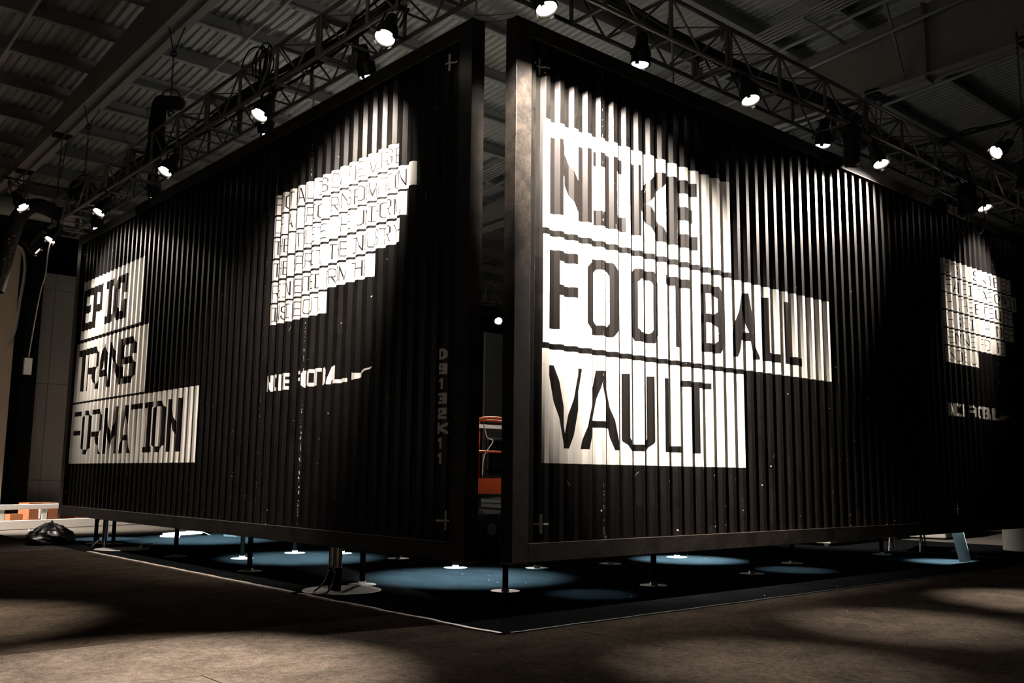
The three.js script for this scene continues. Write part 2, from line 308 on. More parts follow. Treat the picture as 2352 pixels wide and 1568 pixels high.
function boxUV(g) {
  const p = g.attributes.position, n = g.attributes.normal, uv = g.attributes.uv;
  for (let i = 0; i < p.count; i++) { const ax = Math.abs(n.getX(i)), ay = Math.abs(n.getY(i)), az = Math.abs(n.getZ(i)); if (ax > ay && ax > az) uv.setXY(i, p.getZ(i), p.getY(i)); else if (ay > az) uv.setXY(i, p.getX(i), p.getZ(i)); else uv.setXY(i, p.getX(i), p.getY(i)); }
  return g;
}
function displayWall(side, label, pos, turn, phase) {
  const t = thing('display_wall', label, 'wall', pos, turn), L = WALL[side].len, PWID = 0.235, RAIL = 0.185;
  const zc = -THICK / 2, H = YT - YB;
  for (const x of [PWID / 2, L - PWID / 2]) part('end_post', boxUV(rbox(PWID, H, THICK, 0.006, x, YB + H / 2, zc)), M.steel, t);
  part('top_rail', boxUV(rbox(L - 2 * PWID, RAIL, THICK, 0.006, L / 2, YT - RAIL / 2, zc)), M.steel, t);
  part('bottom_rail', boxUV(rbox(L - 2 * PWID, RAIL + 0.005, THICK, 0.006, L / 2, YB + RAIL / 2, zc)), M.steel, t);
  part('rail_lip', box(L - 2 * PWID, 0.007, 0.012, L / 2, YT - RAIL - 0.0035, -0.004), M.edge, t);
  part('rail_lip', box(L - 2 * PWID, 0.008, 0.03, L / 2, YB + RAIL + 0.009, -0.014), M.edge, t);
  part('end_cap', box(PWID - 0.01, 0.012, THICK - 0.01, side === 'left' ? L - PWID / 2 : PWID / 2, YB - 0.006, zc), M.tape, t);
  const y0 = YB + RAIL, y1 = YT - RAIL, n = 3, w = (L - 2 * PWID) / n;
  for (let k = 0; k < n; k++) {
    const x0 = PWID + k * w, x1 = x0 + w, c = document.createElement('canvas'); c.width = c.height = 2048;
    const g = c.getContext('2d'); g.fillStyle = '#121110'; g.fillRect(0, 0, 2048, 2048);
    const r = mulberry(300 + k + (side === 'left' ? 10 : 0));
    for (let j = 0; j < 700; j++) { g.fillStyle = r() < 0.5 ? 'rgba(34,31,28,0.25)' : 'rgba(4,4,4,0.3)'; g.fillRect(r() * 2048, r() * 2048, 4 + r() * 40, 10 + r() * 160); }
    g.setTransform(2048 / w, 0, 0, -2048 / (y1 - y0), -x0 * 2048 / w, y1 * 2048 / (y1 - y0));
    paintWall(g, side);
    const map = new THREE.CanvasTexture(c); map.colorSpace = THREE.SRGBColorSpace; map.anisotropy = 8;
    part('corrugated_sheet', sheetGeometry(x0, x1, y0, y1, phase), new THREE.MeshPhysicalMaterial({ map, roughness: 0.36, specularIntensity: 0.32, side: THREE.DoubleSide }), t);
  }
  part('backing', box(L - 2 * PWID, H - 2 * RAIL, 0.02, L / 2, YB + H / 2, -THICK + 0.012), M.black, t);
}
displayWall('left', 'long black corrugated container wall on the left, lettered EPIC TRANS FORMATION', [0, 0, -13.97], -Math.PI / 2, 13.97 - 2.577 - 0.0707);
displayWall('right', 'long black corrugated container wall on the right, lettered NIKE FOOTBALL VAULT', [0.3375, 0, 0.381], 0, 0.576 - 0.0707);

// ------------------------------------------------------------------ posts under the walls
{
  const poleG = new THREE.CylinderGeometry(0.038, 0.038, 0.6, 16).translate(0, 0.3, 0), baseG = lathe([[0, 0], [0.19, 0], [0.19, 0.008], [0.185, 0.012], [0.05, 0.012], [0.05, 0.05], [0, 0.05]]);
  const capG = box(0.13, 0.012, 0.13, 0, 0.604, 0);
  const posts = [
    [1.85, -1.45, 'black floor post directly below the gap between the two walls, nearest of all'], [0.78, -3.15, 'black floor post just right of the large disc with twin poles'],
    [0.38, -5.66, 'black floor post in front of the left wall middle, beside a second thinner-looking post'], [1.26, -7.74, 'black floor post on a pale-lit disc just behind another under the left wall'],
    [0.51, -8.79, 'black floor post alone between the plastic bottle and the pair of posts'], [0.66, -12.4, 'black floor post close behind the chrome pole'],
    [0.42, -12.75, 'black floor post left of the chrome pole, farthest along the left wall'], [2.59, -8.31, 'short-looking floor post with bright disc left of the twin poles'],
    [3.26, -7.74, 'floor post with bright disc behind the twin poles'], [3.48, -6.21, 'floor post with dim disc at the far edge of the big blue pool'],
    [3.27, -4.3, 'floor post with bright disc in the big blue pool, under the left wall end'], [4.3, -3.49, 'floor post with blue-grey disc just inside the right wall corner'],
    [7.9, -3.53, 'floor post with bright disc in the long blue pool under the right wall'], [3.92, -0.73, 'dark floor post with dim disc in front of the long blue pool'],
    [6.43, -0.87, 'dark floor post with dim disc between two blue pools under the right wall'], [5.86, -3.33, 'dark floor post beyond the small dim pool, hardly lit'],
    [8.6, -1.53, 'floor post with warm-tinted disc at the small blue pool under the right wall'], [11.9, -1.6, 'dark floor post in front of the grey crates under the right wall'],
  ];
  for (const [x, z, label] of posts) {
    const t = thing('support_post', label, 'post', [x, 0, z], 0, 'floor posts with round plates');
    part('pole', poleG, M.pole, t); part('base_plate', baseG, M.plate, t); part('top_plate', capG, M.black, t);
  }
  const bigG = lathe([[0, 0], [0.5, 0], [0.5, 0.012], [0.49, 0.016], [0, 0.016]], 48);
  let t = thing('support_post', 'twin-pole support on a large round steel disc under the left wall', 'post', [0.095, 0, -2.72]);
  part('base_plate', bigG, M.plate, t, [0.12, 0, -0.02]);
  for (const dz of [-0.07, 0.07]) { const p = part('pole', new THREE.CylinderGeometry(0.045, 0.045, 0.54, 16).translate(0, 0.28, 0), M.pole, t, [0, 0, dz]); part('sleeve', new THREE.CylinderGeometry(0.048, 0.048, 0.26, 16), M.chrome, p, [0, 0.42, 0]); part('collar', new THREE.CylinderGeometry(0.06, 0.06, 0.06, 16), M.black, p, [0, 0.27, 0]); }
  part('cable', tube([[-0.03, 0.3, -0.05], [-0.14, 0.12, -0.02], [-0.32, 0.03, 0.05], [-0.45, 0.03, 0.3]], 0.012), M.cable, t);
  part('cable', tube([[-0.03, 0.3, 0.1], [-0.12, 0.1, 0.14], [-0.26, 0.03, 0.25], [-0.46, 0.03, 0.38]], 0.012), M.cable, t);
  t = thing('support_post', 'chrome pole on a large round steel disc under the left wall far end', 'post', [0.2, 0, -11.55]);
  part('base_plate', bigG, M.plate, t, [0.12, 0, 0.65]); part('pole', new THREE.CylinderGeometry(0.05, 0.05, 0.56, 16).translate(0, 0.29, 0), M.chrome, t);
  part('cable', tube([[-0.1, 0.55, -0.1], [-0.14, 0.35, -0.1], [-0.1, 0.15, -0.05], [-0.25, 0.03, 0.05]], 0.016), M.cable, t);
}
// ------------------------------------------------------------------ edge strips of the black carpet
{
  const strip = (name, label, pts, w, mat) => {
    const pos = [], idx = [], N = pts.length;
    pts.forEach(([x, z, nx, nz], i) => { for (const [a, y] of [[0, 0.002], [0, 0.02], [w, 0.02], [w, 0.002]]) pos.push(x + nx * a, y, z + nz * a); if (i + 1 < N) for (let k = 0; k < 4; k++) { const p = 4 * i + k, q = 4 * i + (k + 1) % 4; idx.push(p, q, p + 4, q, q + 4, p + 4); } });
    const g = new THREE.BufferGeometry(); g.setAttribute('position', new THREE.Float32BufferAttribute(pos, 3)); g.setIndex(idx);
    const f = g.toNonIndexed(); f.computeVertexNormals(); const p = f.attributes.position, uv = new Float32Array(p.count * 2); for (let i = 0; i < p.count; i++) { uv[2 * i] = p.getX(i); uv[2 * i + 1] = p.getZ(i); } f.setAttribute('uv', new THREE.BufferAttribute(uv, 2));
    const m = new THREE.Mesh(f, mat); m.name = numbered(name); m.userData = { label, category: 'tape' }; scene.add(shade(m));
  };
  const wob = (k) => 0.012 * Math.sin(k * 1.7) + 0.008 * Math.sin(k * 3.9);
  const a = [], b = [], c = [];
  for (let k = 0; k <= 60; k++) { const z = -10.6 + k * (7.75 / 60); a.push([-0.435 + wob(k * 0.4) * 0.5, z, 1, 0]); }
  for (let k = 0; k <= 40; k++) { const z = -2.72 + k * (3.78 / 40); b.push([-0.432 + wob(k * 0.3), z, 1, 0]); }
  for (let k = 0; k <= 80; k++) { const x = -0.3 + k * (12.4 / 80); c.push([x, 1.115 + wob(k * 0.5) * 0.6, 0, -1]); }
  strip('edge_tape', 'pale tape strip along the left edge of the black carpet', a, 0.07, M.tape);
  strip('edge_tape', 'worn dark tape strip on the carpet edge between twin poles and corner', b, 0.05, M.tape);
  strip('edge_tape', 'thin tape strip along the carpet edge in front of the right wall', c, 0.03, M.darkGrey);
}

// ------------------------------------------------------------------ lighting trusses
const TS = 0.56, TY = 6.96;            // truss side, height of the lower chords
function truss(label, a, dir, len, ticks, doubles) {      // a: lower chord nearest the viewer; dir 'x' or 'z'
  const t = thing('lighting_truss', label, 'truss', a, 0), along = (d, y, w) => dir === 'x' ? V(d, y, -w) : V(w, y, -d);
  for (const [y, w] of [[0, 0], [TS, 0], [0, TS], [TS, TS]]) part('chord', bar(along(0, y, w), along(len, y, w), 0.029, 12), M.alu, t);
  const upG = bar(V(0, 0, 0), V(0, TS, 0), 0.027, 10), acG = bar(along(0, 0, 0), along(0, 0, TS), 0.024), mdG = bar(along(0, 0, 0), along(0, 0, TS), 0.016);
  const put = (name, g, d, y, w) => part(name, g, M.alu, t, along(d, y, w).toArray());
  ticks.forEach((d, i) => {
    for (const o of doubles.includes(i) ? [-0.042, 0.042] : [0]) { for (const w of [0, TS]) put('upright', upG, d + o, 0, w); for (const y of [0, TS]) put('cross_tube', acG, d + o, y, 0); }
    if (doubles.includes(i)) for (const y of [0.03, TS - 0.03]) for (const w of [0.05, TS - 0.05]) { const s = new THREE.Shape(); s.moveTo(-0.07, -0.05); s.lineTo(0.07, -0.05); s.lineTo(0, 0.12); s.lineTo(-0.07, 0.12); const g = new THREE.ExtrudeGeometry(s, { depth: 0.012, bevelEnabled: false }); if (dir === 'x') g.rotateY(Math.PI / 2); if (y > 0.1) g.rotateZ(dir === 'x' ? 0 : Math.PI).rotateX(dir === 'x' ? Math.PI : 0); part('gusset', g, M.alu, t, along(d - 0.01, y, w).toArray()); }
    const e = ticks[i + 1]; if (e === undefined) return;
    const mid = (d + e) / 2;
    for (const w of [0, TS]) { part('diagonal', bar(along(d + 0.03, TS, w), along(mid, 0, w), 0.016), M.alu, t); part('diagonal', bar(along(e - 0.03, TS, w), along(mid, 0, w), 0.016), M.alu, t); }
    put('cross_tube', mdG, mid, 0, 0);
    part('diagonal', bar(along(d + 0.03, TS, 0), along(mid, TS, TS), 0.011), M.alu, t); part('diagonal', bar(along(mid, TS, TS), along(e - 0.03, TS, 0), 0.011), M.alu, t);
  });
  return t;
}
{
  const tl = []; for (let k = 0; k < 13; k++) tl.push(0.56 + 1.18 * k);
  truss('aluminium box truss over the left container wall carrying five lamps', [-0.44, TY, 0.2], 'z', 15.2, tl, [2, 5, 8, 11]);
  const tr = []; for (let k = 0; k < 15; k++) tr.push(0.6 + 1.22 * k);
  truss('aluminium box truss over the right container wall', [-0.44, TY, 0.765], 'x', 18.2, tr, [3, 6, 9, 12]);
  const tb = []; for (let k = 0; k < 13; k++) tb.push(0.7 + 1.22 * k);
  truss('distant box truss crossing behind the left wall far end', [-0.4, TY, -14.75], 'x', 16.4, tb, [2, 5, 8, 11]);
}

// ------------------------------------------------------------------ stage lights
const canG = lathe([[0.0, 0.24], [0.06, 0.24], [0.075, 0.2], [0.08, 0.1], [0.118, 0.02], [0.128, -0.02], [0.128, -0.17], [0.118, -0.17], [0.118, -0.12]], 32);
const lensLowG = new THREE.SphereGeometry(0.11, 24, 8, 0, Math.PI * 2, 0, 1.57).scale(1, 0.5, 1).rotateX(Math.PI).translate(0, -0.165, 0);
const lensG = new THREE.SphereGeometry(0.16, 24, 8, 0, Math.PI * 2, 0, 0.83).scale(1, 0.35, 1).rotateX(Math.PI).translate(0, -0.112, 0);
const rimG = new THREE.TorusGeometry(0.126, 0.008, 8, 32).rotateX(Math.PI / 2).translate(0, -0.17, 0);
const clipG = box(0.05, 0.045, 0.006, 0, -0.19, 0.126);
function stageLight(label, lens, aim, o = {}) {
  const { clamp = [lens[0], TY, lens[2]], color = WARM, power = 1, angle = 26, soft = 0.7, mat = M.lensWarm, group, cone = true, name = 'stage_light', radius = 5, flap } = o;
  const L = V(...lens), dir = V(...aim).sub(L).normalize(), t = thing(name, label, 'light', clamp, 0, group), off = V(...clamp).negate();
  const pivot = L.clone().addScaledVector(dir, -0.15).add(off);
  const can = part('can', canG, M.can, t, pivot.toArray()); can.quaternion.setFromUnitVectors(V(0, -1, 0), dir);
  part('lens', mat === M.lensCool ? lensLowG : lensG, mat, can); part('rim', rimG, M.can, can);
  for (let k = 0; k < 4; k++) part('clip', clipG.clone().rotateY(k * Math.PI / 2 + 0.4), M.can, can);
  const side = V(0, 1, 0).cross(dir).normalize(); if (side.length() < 0.1) side.set(1, 0, 0);
  const head = pivot.clone().multiplyScalar(0.28); head.y = Math.min(-0.07, pivot.y * 0.22);
  const wide = side.clone().multiplyScalar(0.145), y1 = pivot.clone().add(wide), y2 = pivot.clone().sub(wide), h1 = head.clone().add(wide), h2 = head.clone().sub(wide);
  part('yoke', merge([flatbar(y1, h1, 0.025, 0.008), flatbar(y2, h2, 0.025, 0.008), flatbar(h1, h2, 0.025, 0.008)]), M.can, t);
  part('clamp', merge([new THREE.TorusGeometry(0.04, 0.014, 6, 14, 5.2), box(0.045, 0.07, 0.045, 0, -0.06, 0), bar(V(0, -0.06, 0), head, 0.012)]), M.can, t);
  part('power_cable', tube([pivot.clone().addScaledVector(dir, -0.2), pivot.clone().add(V(0.16, -0.06, -0.12)), pivot.clone().add(V(0.2, 0.14, -0.16)), V(0.1, 0.02, -0.06)], 0.009), M.cable, t);
  if (cone) {
    const s = new THREE.SpotLight(color, WASH * power, 0, THREE.MathUtils.degToRad(angle), soft, 2);
    s.position.copy(L).addScaledVector(dir, 0.07); s.target.position.set(...aim); s.castShadow = true; s.shadow.radius = radius; scene.add(s, s.target);
    if (flap) part('barn_door', box(flap[3], flap[4], 0.006), M.can, t, V(flap[0], flap[1], flap[2]).add(off).toArray());
  }
  return t;
}
const onR = (x) => [x, TY, 0.765], onL = (z) => [-0.44, TY, z];
// the lamps on the chords point down and out at the carpet around the walls
stageLight('bright stage lamp above the top left corner of the right wall', [0.33, 6.54, 0.87], [0.3, 0, 3.5], { clamp: onR(0.3), power: 0.9, angle: 12, soft: 1 });
stageLight('stage lamp in the open under the right truss, left of the black hoist', [4.1, 6.54, 0.9], [3.3, 0, 3.15], { clamp: onR(4.0), power: 1.1, angle: 12, soft: 1 });
stageLight('stage lamp glowing just right of the draped black hoist on the right truss', [7.85, 6.54, 0.8], [6.6, 0, 3.3], { clamp: onR(7.75), power: 1.9, angle: 12, soft: 1 });
stageLight('stage lamp beside the farther black hoist on the right truss', [11.62, 6.54, 0.88], [10.6, 0, 3.2], { clamp: onR(11.5), power: 0.5, angle: 13, soft: 1 });
stageLight('bright stage lamp on the left truss nearest the corner', [-0.58, 6.54, -0.91], [-3.7, 0, 1.0], { clamp: onL(-0.8), power: 5.5, angle: 17, soft: 1 });
stageLight('second stage lamp from the corner on the left truss', [-0.55, 6.54, -4.14], [-4.6, 0, -2.9], { clamp: onL(-4.0), power: 3, angle: 15, soft: 1 });
stageLight('stage lamp under the hoist on the left truss', [-0.55, 6.54, -7.6], [-4.6, 0, -6.4], { clamp: onL(-7.5), power: 0.12, angle: 12, soft: 1 });
stageLight('stage lamp fourth from the corner on the left truss', [-0.52, 6.54, -11.03], [-4.6, 0, -9.8], { clamp: onL(-10.9), power: 0.08, angle: 12, soft: 1 });
stageLight('stage lamp with a white cord hanging below it, last on the left truss', [-0.56, 6.54, -14.1], [-4.6, 0, -13.0], { clamp: onL(-14.0), power: 0.1, angle: 12, soft: 1 });
// the lamps on the side pipes wash the walls; the first three stand outside the frame
stageLight('side pipe lamp outside the frame that washes the NIKE lettering', [-0.15, 7.0, 1.85], [1.5, 5.0, 0.3], { clamp: [-0.35, 7.5, 2.05], power: 3, angle: 31, soft: 1, radius: 1, flap: [-0.15, 6.985, 1.585, 1.1, 0.36] });
stageLight('side pipe lamp outside the frame that washes the left text block', [-1.44, 7.0, -0.5], [0, 4.5, -2.9], { clamp: [-1.62, 7.5, -0.2], power: 0.85, angle: 27, soft: 0.55 });
stageLight('side pipe lamp outside the frame that washes the right text block', [13.2, 7.0, 1.8], [12.4, 5.1, 0.3], { clamp: [13.4, 7.5, 2.05], power: 0.5, angle: 26, soft: 0.6 });
stageLight('stage lamp on the side pipe at the far left, facing right', [-1.44, 6.86, -12.95], [0.0, 3.7, -11.0], { clamp: [-1.62, 7.5, -13.35], power: 0.55, angle: 42, soft: 1 });
stageLight('round bright stage lamp on the side pipe at the far right, facing the viewer', [10.0, 7.0, 1.77], [6.7, 4.5, 0.3], { clamp: [10.25, 7.5, 2.05], power: 1.3, angle: 26, soft: 0.8 });
stageLight('small spot lamp seen through the gap between the walls', [12.9, 6.35, -14.6], [8.5, 1.5, -8.4], { clamp: [12.95, TY, -14.75], power: 0.4 });
stageLight('tiny star-like lamp at the far left end of the truss ring', [-0.62, 6.4, -14.85], [3.1, 3.3, -13.6], { clamp: [-0.5, TY, -14.7], power: 0.02 });
// cool downlights over the inside of the installation
const cool = (label, lens, aim, o = {}) => stageLight(label, lens, aim, { color: COOL, mat: M.lensCool, power: 26, angle: 13, soft: 0.8, name: 'down_light', clamp: [lens[0] < 0.6 && lens[2] < -1 ? 0.12 : lens[0], TY, lens[0] < 0.6 && lens[2] < -1 ? lens[2] : 0.205], ...o });
cool('dark downlight just above the left wall top near its right end', [0.16, 6.8, -2.45], [2.4, 0, -3.1]);
cool('downlight above the left wall top, below the second lamp from the corner', [0.16, 6.8, -5.37], [2.1, 0, -7.3], { angle: 12 });
cool('cool glowing downlight above the left wall top, farther of the middle pair', [0.16, 6.8, -10.0], [2.8, 0, -12.8], { power: 26, angle: 14 });
cool('small cool downlight above the far left end of the left wall', [0.16, 6.8, -13.3], [1.0, 0, -14.1], { power: 20, angle: 7 });
cool('dark downlight body behind the right truss near the corner', [2.57, 6.8, 0.28], [2.55, 0, -0.5], { power: 11, angle: 5.5 });
cool('cool glowing downlight left of the draped black hoist', [7.0, 6.8, 0.28], [7.6, 0, -0.75], { power: 26, angle: 6 });
cool('cool glowing downlight above the right wall left of the farther hoist', [12.4, 6.8, -0.1], [11.4, 0, -0.05], { power: 24, angle: 6.5 });
stageLight('dim lamp on the drop pipe aimed at the grey crates', [8.1, 6.5, -3.1], [15.5, 0.5, -3.6], { clamp: [7.8, 7.12, -3.3], power: 2.2, angle: 22, soft: 1 });
stageLight('lamp on the drop pipe aimed at the scissor lift', [7.5, 6.5, -3.6], [7.4, 2.2, -8.6], { clamp: [7.66, 7.12, -3.3], power: 0.15, angle: 14, soft: 1 });
{ // a lamp on a drop pipe over the inside, hidden from the viewer by the right wall
  cool('cool lamp on a drop pipe over the inside of the installation', [7.7, 6.7, -3.3], [7.7, 0, -3.1], { angle: 9.5, power: 26, clamp: [7.7, 7.1, -3.3] });
  const t = thing('drop_pipe', 'steel pipe hanging from the roof over the inside of the installation', 'pipe', [7.7, 7.1, -3.3]);
  part('pipe', bar(V(0, 0.03, 0), V(0, deckY(-3.3) - 7.1, 0), 0.024), M.pipe, t);
}
// side pipes that carry the two outer lamps
{
  let t = thing('boom_pipe', 'black pipe reaching out from the left truss with one lamp', 'pipe', [-0.44, TY + TS, -13.35]);
  part('pipe', bar(V(-1.35, 0, 0), V(0.56, 0, 0), 0.024), M.black, t); part('clamp', box(0.07, 0.09, 0.07, 0, -0.01, 0), M.can, t);
  part('cable', tube([[-1.1, -0.02, 0], [-0.9, -0.12, 0.01], [-0.6, -0.03, 0.02], [0, -0.08, 0]], 0.012), M.cable, t);
  t = thing('boom_pipe', 'black pipe reaching out from the left truss near the corner, outside the frame', 'pipe', [-0.44, TY + TS, -0.2]);
  part('pipe', bar(V(-1.35, 0, 0), V(0.56, 0, 0), 0.024), M.black, t);
  for (const [x, w] of [[-0.35, 'near the corner'], [13.4, 'beyond the right picture edge']]) { t = thing('boom_pipe', 'black pipe reaching out from the right truss ' + w + ', outside the frame', 'pipe', [x, TY + TS, 0.765]); part('pipe', bar(V(0, 0, -0.56), V(0, 0, 1.5), 0.03), M.black, t); }
  t = thing('boom_pipe', 'black pipe reaching out from the right truss with one lamp', 'pipe', [10.2, TY + TS, 0.765]);
  part('pipe', bar(V(0, 0, -0.56), V(0, 0, 1.5), 0.03), M.black, t); part('clamp', box(0.09, 0.1, 0.09, 0, -0.01, 0), M.can, t);
  part('cable', tube([[0.02, 0.03, 1.3], [0.03, 0.05, 0.8], [0.0, 0.06, 0.4], [0.03, -0.1, 0]], 0.02), M.cable, t);
}

// ------------------------------------------------------------------ chain hoists with bags
const linkG = new THREE.TorusGeometry(0.024, 0.007, 5, 10).scale(0.7, 1.25, 1);
function hoist(label, p, chainTop, bag, bridles, turn = 0, size = 1, rb = 0.16) {
  const t = thing('chain_hoist', label, 'hoist', p, turn);
  part('motor', new THREE.CapsuleGeometry(0.17 * size, 0.34 * size, 8, 20).rotateZ(Math.PI / 2), M.black, t);
  part('hook', new THREE.TorusGeometry(0.05, 0.014, 8, 18, 4.6), M.can, t, [0.02, -0.26 * size, 0]);
  part('handle', new THREE.TorusGeometry(0.16, 0.014, 8, 20, Math.PI).scale(1, 0.9, 1), M.cable, t, [0.02, 0.1, 0.06]);
  const links = []; for (let y = 0.18; y < chainTop; y += 0.05) links.push(linkG.clone().rotateY((Math.round(y / 0.05) % 2) * Math.PI / 2).translate(0, y, 0));
  const ch = part('chain', merge(links), M.can, t); ch.userData.kind = 'stuff';
  const bg = new THREE.CylinderGeometry(rb, rb * 1.2, bag, 20, 14), q = bg.attributes.position;
  for (let i = 0; i < q.count; i++) { const x = q.getX(i), y = q.getY(i), z = q.getZ(i), k = 1 + 0.22 * noise.noise(x * 6 + p[0], y * 3, z * 6) - (y < -bag * 0.42 ? 0.35 : 0); q.setXYZ(i, x * k * 1.05, y + 0.05 * noise.noise(x * 8, 1, z * 8), z * k); }
  bg.computeVertexNormals(); part('chain_bag', bg, M.drape, t, [-0.27 * size, -0.14 - bag / 2, 0.02]);
  const neck = part('bag_neck', tube([[-0.1, 0.02, 0.02], [-0.22, 0.06, 0.02], [-0.29, -0.05, 0.02], [-0.28, -0.25, 0.02]].map((q) => q.map((v) => v * size)), rb * 0.8, 16, 12), M.drape, t); neck.scale.z = 0.8;
  for (const b of bridles) part('bridle', bar(V(0, chainTop, 0), V(...b), 0.011, 6), M.cable, t);
  part('shackle', new THREE.TorusGeometry(0.05, 0.016, 6, 14), M.can, t, [0, chainTop, 0]);
  return t;
}
hoist('black chain hoist with drooping bag standing in the left truss', [-0.16, 8.15, -8.6], 0.95, 0.95, [[-0.12, 1.5, 0], [0.18, 1.48, 0]], -0.7, 0.78, 0.13);
hoist('small black chain hoist at the far end of the left truss', [-0.2, 7.62, -13.2], 1.35, 0.2, [[-0.12, 1.82, 0], [0.2, 1.8, 0]], -0.2, 0.7, 0.1);
hoist('draped black chain hoist hanging under the right truss between two lamps', [6.75, 6.66, 0.98], 0.3, 0.4, [[0, 0.36, -0.2]], 0.1, 0.95, 0.11);
hoist('farther black chain hoist under the right truss near the text panel', [10.7, 6.58, 1.0], 0.38, 0.32, [[0, 0.42, -0.22]], 0.1, 1.0, 0.14);
hoist('bulky black hoist at the right picture edge behind the round lamp', [11.3, 6.95, 1.75], 2.6, 0.3, [], 0.3, 1.1, 0.16);
{ // bridles that hang from the right girder
  const rig = (label, x, z, drop) => { const t = thing('beam_sling', label, 'sling', [x, flangeY(z), z]); part('padding', rbox(0.42, 0.16, 0.34, 0.05, 0, 0.02, 0), M.drape, t); part('wire', bar(V(0, 0, 0), V(0, -drop, 0), 0.012, 6), M.cable, t); part('wire', bar(V(0.12, 0, 0.1), V(0.03, -drop * 0.55, 0), 0.01, 6), M.cable, t); };
  rig('black padded sling around the right roof girder left of its splice', 12.8, -1.75, 2.2);
  rig('black padded sling around the right roof girder at the top right corner', 12.8, 1.45, 2.4);
  rig('dark padded sling around the left roof girder by the far lamp', -0.14, -15.4, 1.9);
  rig('dark padded sling on the left roof girder above the far side pipe', -0.14, -18.6, 1.6);
}
// ------------------------------------------------------------------ cables in the trusses
{
  const r = mulberry(77), run = (t, n, f) => { for (let k = 0; k < n; k++) { const pts = []; const oy = (r() - 0.5) * 0.16, ow = (r() - 0.5) * 0.2, ph = r() * 6; for (let i = 0; i <= 16; i++) pts.push(f(i / 16, oy + 0.04 * Math.sin(i * 0.9 + ph), ow + 0.05 * Math.sin(i * 0.7 + ph * 2))); part('cable', tube(pts, 0.014 + r() * 0.01, 90, 6), M.cable, t); } };
  let t = thing('cable_bundle', 'loose black cable bundle lying inside the left truss', 'cable', [-0.16, TY, 0]);
  run(t, 11, (u, y, w) => [w, 0.3 + y + 0.04 * Math.sin(u * 20), 0.3 - u * 14.6]);
  t = thing('cable_bundle', 'loose black cable bundle lying inside the right truss', 'cable', [0, TY, 0.485]);
  run(t, 11, (u, y, w) => [0.2 + u * 17, 0.34 + y + 0.04 * Math.sin(u * 20), w]);
  t = thing('cable_coil', 'coil of black cable tied on top of the left truss', 'cable', [-0.42, TY + TS - 0.02, -4.35]);
  for (let k = 0; k < 7; k++) part('loop', new THREE.TorusGeometry(0.2 + 0.04 * r(), 0.011, 6, 30).rotateY(Math.PI / 2 + (r() - 0.5) * 0.8).rotateX((r() - 0.5) * 0.5), M.cable, t, [(r() - 0.5) * 0.1, -0.05 + (r() - 0.5) * 0.12, (r() - 0.5) * 0.12]);
  part('tail', tube([[0, 0.1, 0], [0.02, 0.28, -0.3], [0.02, 0.3, -0.6], [0, 0.1, -0.75], [0.02, 0.02, -0.5]], 0.012), M.cable, t);
  t = thing('hanging_loop', 'black cable loops hanging in front of the right wall below the farther hoist', 'cable', [11.0, 6.3, 0.95]);
  for (const [x, w, h] of [[-0.65, 0.6, 0.5], [0.05, 0.62, 0.4]]) part('cable', tube([[x - w / 2, 0.66, -0.17], [x - w / 2, 0.25, 0], [x - w / 2 + 0.05, -h * 0.5, 0.02], [x, -h, 0.03], [x + w / 2 - 0.05, -h * 0.5, 0.02], [x + w / 2, 0.25, 0], [x + w / 2, 0.66, -0.17]], 0.011), M.cable, t);
  t = thing('wrapped_cable', 'thick black wrapped cable trunk curving down at the far left edge', 'cable', [-1.0, 0, -13.2]);
  part('trunk', tube([[0.55, 7.1, -0.8], [0.2, 7.2, -0.75], [-0.03, 7.16, -0.7], [-0.26, 6.9, -0.7], [-0.38, 6.45, -0.7], [-0.47, 5.87, -0.7], [-0.6, 5.2, -0.66]], 0.16, 40, 14), M.drape, t);
  for (let k = 0; k < 14; k++) part('tie', new THREE.SphereGeometry(0.024, 8, 6), M.card, t, [-0.36 - k * 0.018 + (r() - 0.5) * 0.16, 6.5 - k * 0.09, -0.55 + r() * 0.03]);
  t = thing('power_cord', 'white cord hanging from the last left lamp to a white box', 'cable', [-0.35, 6.4, -14.15]);
  part('cord', tube([[-0.1, 0.35, 0], [-0.2, 0.02, 0], [-0.24, -0.7, 0], [-0.3, -1.0, 0], [-0.42, -2.2, 0.02], [-0.44, -2.5, 0.02]], 0.014), M.whiteCable, t); part('socket_box', rbox(0.16, 0.36, 0.09, 0.01, -0.45, -2.7, 0.02), M.white, t);
  for (const [i, y] of [[0, 6.68], [1, 6.74]]) { t = thing('slack_wire', ['upper thin rust-red wire between the two wall tops', 'lower thin rust-red wire between the two wall tops'][1 - i], 'wire', [0, y, 0]); part('wire', tube([[0.1, 0, -0.1], [0.25, -0.04 + i * 0.02, 0.1], [0.4, 0, 0.25]], 0.005), M.redWire, t); }
}
